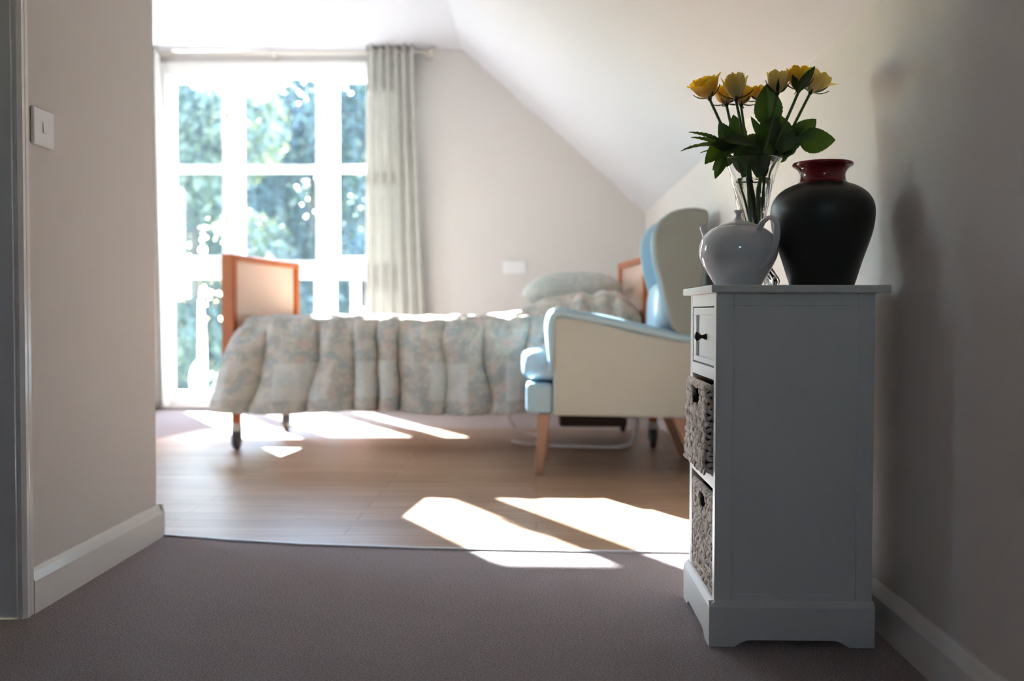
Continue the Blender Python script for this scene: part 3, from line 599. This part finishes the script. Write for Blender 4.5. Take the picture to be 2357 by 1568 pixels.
# quilt: parametric sheet draped over the bed
frng = random.Random(5); FOLDS = [-1.72]
while FOLDS[-1] < .75: FOLDS.append(FOLDS[-1]+frng.choice([.08, .11, .15, .2, .25])*frng.uniform(.85, 1.15))
FAMP = [frng.choice([.4, .7, 1.0, 1.2]) for _ in FOLDS]; FSL = [frng.uniform(-.5, 1.0) for _ in FOLDS]
def lobes(x, t):
    """0 at a crease, 1 on the crown of a lobe; the creases lean and wander down the drop"""
    xs = x+.10*(t-.3)*FSL[min(len(FOLDS)-1, max(0, int((x+1.72)/.165)))]*.0+.05*noise.noise(Vector((x*1.7, t*1.4, 11)))+.02*noise.noise(Vector((x*5, t*3, 2)))
    for k in range(len(FOLDS)-1):
        a, b = FOLDS[k], FOLDS[k+1]
        if a <= xs < b:
            q = (xs-a)/(b-a); edge = FAMP[k] if q < .5 else FAMP[k+1]
            return 1-edge*(1-math.sin(PI*q)**.42)
    return 1
def quilt_mesh():
    NS, NT = 460, 150; bm = bmesh.new(); uvl = bm.loops.layers.uv.new('UVMap')
    xa, xb_ = -1.485, .515; ZT_ = .675; hem_n = .205; hem_f = .26; yn, yf = 4.955, 5.935
    drop_n = ZT_-hem_n; drop_f = ZT_-hem_f; Wd = yf-yn; tot = drop_n+Wd+drop_f; g = []; UV = {}
    def hump(x, y):       # pillows under the cover at the head end
        hx = 1/(1+math.exp(-(x+.02)/.085))*(1 if x < .38 else max(0, 1-((x-.38)/.16)**2)); hy = min(1, max(0, (y-yn)/.16))*(1-.9*min(1, max(0, (y-5.22)/.14)))
        return .125*hx*(.30+.70*hy if y < 5.22 else .05+.95*hy)
    for i in range(NS+1):
        s = i/NS; x = xa+(xb_-xa)*s; row = []
        for j in range(NT+1):
            d = tot*j/NT
            if d < drop_n: t = 1-d/drop_n; y, z, side = yn, hem_n+d, -1
            elif d < drop_n+Wd: t = 0; y, z, side = yn+(d-drop_n), ZT_, 0
            else: t = (d-drop_n-Wd)/drop_f; y, z, side = yf, ZT_-(d-drop_n-Wd), 1
            # round the shoulders
            R_ = .07; e0 = min(abs(d-drop_n), abs(d-drop_n-Wd))
            if e0 < R_:
                q = (R_-e0)/R_; z -= .020*q*q if side == 0 else .0; y += (.018*q*q if side == -1 else (-.018*q*q if side == 1 else 0))
            fold = lobes(x, t)
            fine = noise.noise(Vector((x*9+d*2.2, d*5, 2)))+.6*noise.noise(Vector((x*22, d*12, 5)))
            xo = x
            if side == -1:
                y -= (.075+.03*t)*min(1, t*3.5+.12)*fold+.012*fine
                flare = max(0, 1-(x-xa)/.35); xo = x-.135*flare*t**.7
                z += .012*math.sin(x*7+1)*t-.02*t*max(0, (x+.3))*.6
                # gathered puckers just below the edge
                y -= .012*math.exp(-((t-.12)/.1)**2)*math.sin(x*42+4*noise.noise(Vector((x*3, 0, 4))))
                z -= .06*flare*flare*(1-t)*.9
            elif side == 1:
                y += .03*t*fold; z += .01*math.sin(x*8)*t
            else:
                z += .010*fine+.008*math.sin(x*42+4*noise.noise(Vector((x*3, 0, 4))))*math.exp(-((d-drop_n)/.12)**2)
                z -= .012*math.sin(PI*(d-drop_n)/Wd)*0
                z -= .05*max(0, 1-(x-xa)/.09)**2
            hh = hump(x, y) if side == 0 else (hump(x, yn)*(1-t)**1.2 if side == -1 else hump(x, yf)*(1-t))
            z += hh
            if x > .0: 
                wr = noise.noise(Vector((x*16, d*9, 7)))*.022*min(1, x/.2)*(1-t); z += wr; 
                if side == -1: y -= abs(wr)
            v = bm.verts.new((xo, y, z)); UV[v] = (x+2, d); row.append(v)
        g.append(row)
    for i in range(NS):
        for j in range(NT):
            f = bm.faces.new((g[i][j], g[i+1][j], g[i+1][j+1], g[i][j+1]))
            for l in f.loops: l[uvl].uv = UV[l.vert]
    return bm
qo = obj('bed_cover', quilt_mesh(), M['quilt'], None, smooth=True, solid=.006)
tag(qo, 'faded floral patchwork bed cover draped over the bed to near the floor', 'bed cover')
# pillow behind the gathered cover
pb = bmesh.new(); bmesh.ops.create_uvsphere(pb, u_segments=48, v_segments=24, radius=1)
for v in pb.verts:
    c = v.co; sx = math.copysign(abs(c.x)**.6, c.x); sy = math.copysign(abs(c.y)**.55, c.y)
    v.co = Vector((.20+.28*sx, 5.62+.24*sy, .806+.105*c.z*(1-.35*abs(sx)**3)+.012*(sx+1)))
tag(obj('pillow', pb, M['pillow'], None, smooth=True), 'pale printed pillow piled at the head of the bed', 'pillow')
obj('under_shade_block', B((.12, .48, 5.30, 5.62, .09, .30)), mat('dark brown shade block', (.06, .04, .03), .6), bed, bevel=.01)  # dark block added below the bed to deepen the shade there
# cables beneath
c1 = T([(.02, 5.15, .012), (.2, 5.12, .010), (.42, 5.1, .012), (.50, 5.12, .05), (.52, 5.2, .16), (.52, 5.3, .3)], .009, n=8)
tag(obj('power_cable', c1, M['plastic'], None, smooth=True), 'white cable looping from the floor up under the bed head', 'cable')
c2 = T([(-.13, 5.3, .012), (-.02, 5.2, .010), (.04, 5.35, .03), (-.10, 5.5, .05), (-.2, 5.55, .2), (-.2, 5.55, .32)], .006, n=8)
tag(obj('power_cable', c2, M['plastic'], None, smooth=True), 'thin cable hanging under the middle of the bed behind the chair leg', 'cable')

# ------------------------------------------------------------------ wing armchair
ch = thing('wing_armchair', (.35, 4.48, 0), 'blue and beige wing armchair with wooden legs, back to the right wall', 'armchair')
YA, YB = 4.205, 4.765
def arm(y0, y1, name='arm'):
    pts = [(.07, .262), (.735, .252), (.735, .575), (.60, .580), (.40, .620), (.20, .668), (.10, .682), (.07, .675)]
    a = obj(name, P(pts, 'y', y0, y1), M['beige'], ch, bevel=.012, seg=3)
    m = (y0+y1)/2; top = [(.062, m, .45), (.060, m, .56), (.062, m, .66), (.085, m, .695), (.14, m, .692), (.30, m, .662), (.45, m, .628), (.60, m, .596), (.735, m, .585)]
    obj('arm_pad', T(top, lambda t: (.022, .052) if t > .2 else (.012+.05*t, .052), seg=16, n=6, flat=(0, 0, 1)), M['blue'], a, smooth=True)
arm(YA, YA+.085); arm(YB-.085, YB)
def pillowbox(bm, x0, x1, y0, y1, z0, z1, e=.35):
    bmesh.ops.create_uvsphere(bm, u_segments=40, v_segments=20, radius=1)
    for v in bm.verts:
        c = v.co.copy(); f = lambda q: math.copysign(abs(q)**e, q)
        v.co = Vector(((x0+x1)/2+(x1-x0)/2*f(c.x), (y0+y1)/2+(y1-y0)/2*f(c.y), (z0+z1)/2+(z1-z0)/2*f(c.z)*(1+.08*(1-min(1, c.x*c.x+c.y*c.y)))))
    return bm
sc_ = bmesh.new(); pillowbox(sc_, -.068, .62, YA+.045, YB-.045, .400, .548, .42)
obj('seat_cushion', sc_, M['blue'], ch, smooth=True)
fr = bmesh.new(); box(fr, -.045, .07, YA+.03, YB-.03, .265, .397)
obj('front_rail', fr, M['blue'], ch, bevel=.02, seg=4)
obj('seat_base', B((.07, .72, YA+.08, YB-.08, .27, .41)), M['beige'], ch)
wp = [(1562, 775), (1545, 745), (1534, 700), (1519, 640), (1509, 595), (1507, 548), (1518, 513), (1543, 489), (1580, 478), (1615, 479), (1632, 490), (1631, 530), (1626, 600), (1616, 680), (1612, 775)]
wpts = [(at(a, b, YA).x, at(a, b, YA).z) for a, b in wp]
wpts = [(v.x, v.z) for v in smooth_path([(a, 0, b) for a, b in wpts], 4)]
for y0, y1 in ((YA+.004, YA+.06), (YB-.06, YB-.004)): 
    wg = obj('wing', P(wpts, 'y', y0, y1), M['greyf'], ch, bevel=.014, seg=3)
    inn = (y1, y1+.012) if y0 < 4.5 else (y0-.012, y0)
    cx_ = sum(a for a, b in wpts)/len(wpts); cz_ = sum(b for a, b in wpts)/len(wpts)
    obj('wing_lining', P([(cx_+(a-cx_)*.96-.012, cz_+(b-cz_)*.97) for a, b in wpts], 'y', *inn), M['blue'], wg, bevel=.008, seg=3)
bk = [(.585, .43), (.60, .62), (.585, .75), (.555, .90), (.545, 1.02), (.575, 1.10), (.62, 1.135), (.70, 1.12), (.715, 1.0), (.725, .7), (.735, .43)]
obj('backrest', P([(v.x, v.z) for v in smooth_path([(a, 0, b) for a, b in bk], 4)], 'y', YA+.055, YB-.055), M['blue'], ch, bevel=.02, seg=3)
obj('lumbar_cushion', pillowbox(bmesh.new(), .50, .62, YA+.06, YB-.06, .52, .82, .6), M['blue'], ch, smooth=True)
def leg(xt, yt, xb_, yb_, a, b, z1=.265):
    bm = bmesh.new(); v0 = [bm.verts.new((xt+sx*a, yt+sy*a, z1)) for sx, sy in ((-1,-1),(1,-1),(1,1),(-1,1))]; v1 = [bm.verts.new((xb_+sx*b, yb_+sy*b, .004)) for sx, sy in ((-1,-1),(1,-1),(1,1),(-1,1))]
    bm.faces.new(v0[::-1]); bm.faces.new(v1)
    for i in range(4): bm.faces.new((v0[i], v0[(i+1) % 4], v1[(i+1) % 4], v1[i]))
    obj('leg', bm, M['beech'], ch, bevel=.004)
leg(.030, 4.25, .010, 4.245, .026, .016); leg(.030, 4.715, .040, 4.70, .026, .016)
leg(.60, 4.25, .700, 4.25, .030, .018); leg(.60, 4.715, .700, 4.715, .030, .018)

# ------------------------------------------------------------------ garden beyond the glass
GZ = -2.7
struct('ground', B((-40, 25, YF+.3, 60, GZ-.2, GZ)), mat('garden lawn', (.07, .12, .04), .9, .2, var=((.12, .15, .05), 3, 4)), 'garden lawn below the window')
struct('floor_balcony', B((-3.4, -.6, YF+.13, 8.55, -.16, -.02)), mat('dark grey roof felt', (.05, .05, .055), .9), 'narrow balcony slab outside the window')
gp = thing('garden_post', (-2.75, 8.3, -.02), 'white upright post with curved brace seen through the lower left pane', 'post')
pz = lambda a, b: at(a, b, 8.3)
obj('post', T([at(466, 900, 8.3), at(466, 800, 8.3), at(464, 740, 8.3), at(462, 690, 8.3)], lambda t: .042-.022*t, n=4, seg=12), M['frame'], gp, smooth=True)
obj('brace', T([at(442, 902, 8.3), at(440, 870, 8.3), at(446, 845, 8.3), at(462, 825, 8.3)], .014, n=5), M['frame'], gp, smooth=True)
gq = thing('pink_upright', (-1.5, 8.4, -.02), 'pinkish orange upright shape seen in the lower right pane', 'post')
q0 = at(820, 900, 8.4); q1 = at(820, 640, 8.4)
obj('post', B((q0.x-.035, q0.x+.035, 8.36, 8.44, -.02, q1.z)), mat('pinkish orange wood', (.55, .27, .18), .5), gq, bevel=.006)  # plain upright box for the pinkish orange shape in the pane
obj('upright_cap', B((q0.x-.045, q0.x+.045, 8.35, 8.45, q1.z, q1.z+.03)), gq.children[0].data.materials[0], gq, bevel=.006)
def tree(x, y, rad, zlo, zhi, n, size, m, label, seed, group='garden trees beyond the window'):
    rng = random.Random(seed); g = thing('garden_tree', (x, y, GZ), label, 'tree', group)
    blobs = [(Vector((x+rng.uniform(-.7, .7)*rad, y+rng.uniform(-.5, .5)*rad, rng.uniform(zlo+rad*.4, zhi-rad*.35))), rad*rng.uniform(.28, .55)) for _ in range(16)]
    blobs.append((Vector((x, y, zhi-rad*.4)), rad*.4))
    V = []; Fc = []; b0 = Vector((x, y, GZ))
    for _ in range(n):
        c, r = blobs[rng.randrange(len(blobs))]
        d = Vector((rng.gauss(0, 1), rng.gauss(0, 1), rng.gauss(0, 1))).normalized(); p = c+d*r*rng.uniform(.55, 1.05)
        if p.z > zhi: continue
        nrm = (d+Vector((rng.uniform(-1, 1), rng.uniform(-1, 1), rng.uniform(-.3, 1)))).normalized(); t = nrm.orthogonal().normalized(); t = Matrix.Rotation(rng.uniform(0, 6.28), 3, nrm) @ t; s = nrm.cross(t)
        sz = size*rng.uniform(.6, 1.3); i = len(V); p -= b0
        V += [p-t*sz, p+s*sz*.42, p+t*sz, p-s*sz*.42]; Fc.append((i, i+1, i+2, i+3))
    me = bpy.data.meshes.new('crown'); me.from_pydata([tuple(v) for v in V], [], Fc); me.materials.append(m)
    o = bpy.data.objects.new('crown', me); COL.objects.link(o); o.parent = g
    obj('trunk', T([(x, y, GZ-.05), (x+.1, y, (GZ+zlo)/2), (x-.05, y+.05, (zlo+zhi)/2), (x+.05, y, zhi-rad*.5)], lambda t: .17-.12*t, n=4), M['bark'], g, smooth=True)
    return g
tree(-5.9, 17.2, 1.9, -2.4, 4.6, 34000, .10, M['foliage2'], 'leafy yellow green tree filling the left window panes', 21)
tree(-4.9, 21.7, 2.15, -2.4, 5.9, 32000, .10, M['foliage'], 'dense dark green tree behind the middle window panes', 22)
tree(-1.9, 17.4, 1.5, -2.4, 3.3, 15000, .10, M['foliage'], 'thinner tree with bright gaps behind the right panes', 23)
tree(-9.8, 23.0, 2.4, -2.6, 5.6, 20000, .13, M['foliage'], 'dark tree farther off behind the yellow green one', 24)
tree(-5.6, 27.5, 2.6, -2.6, 6.6, 20000, .14, M['foliage'], 'tall dark tree behind the dense middle one', 25)
tree(.2, 22.5, 2.2, -2.6, 4.2, 16000, .12, M['foliage2'], 'yellow green tree to the right, hidden behind the far wall', 26)
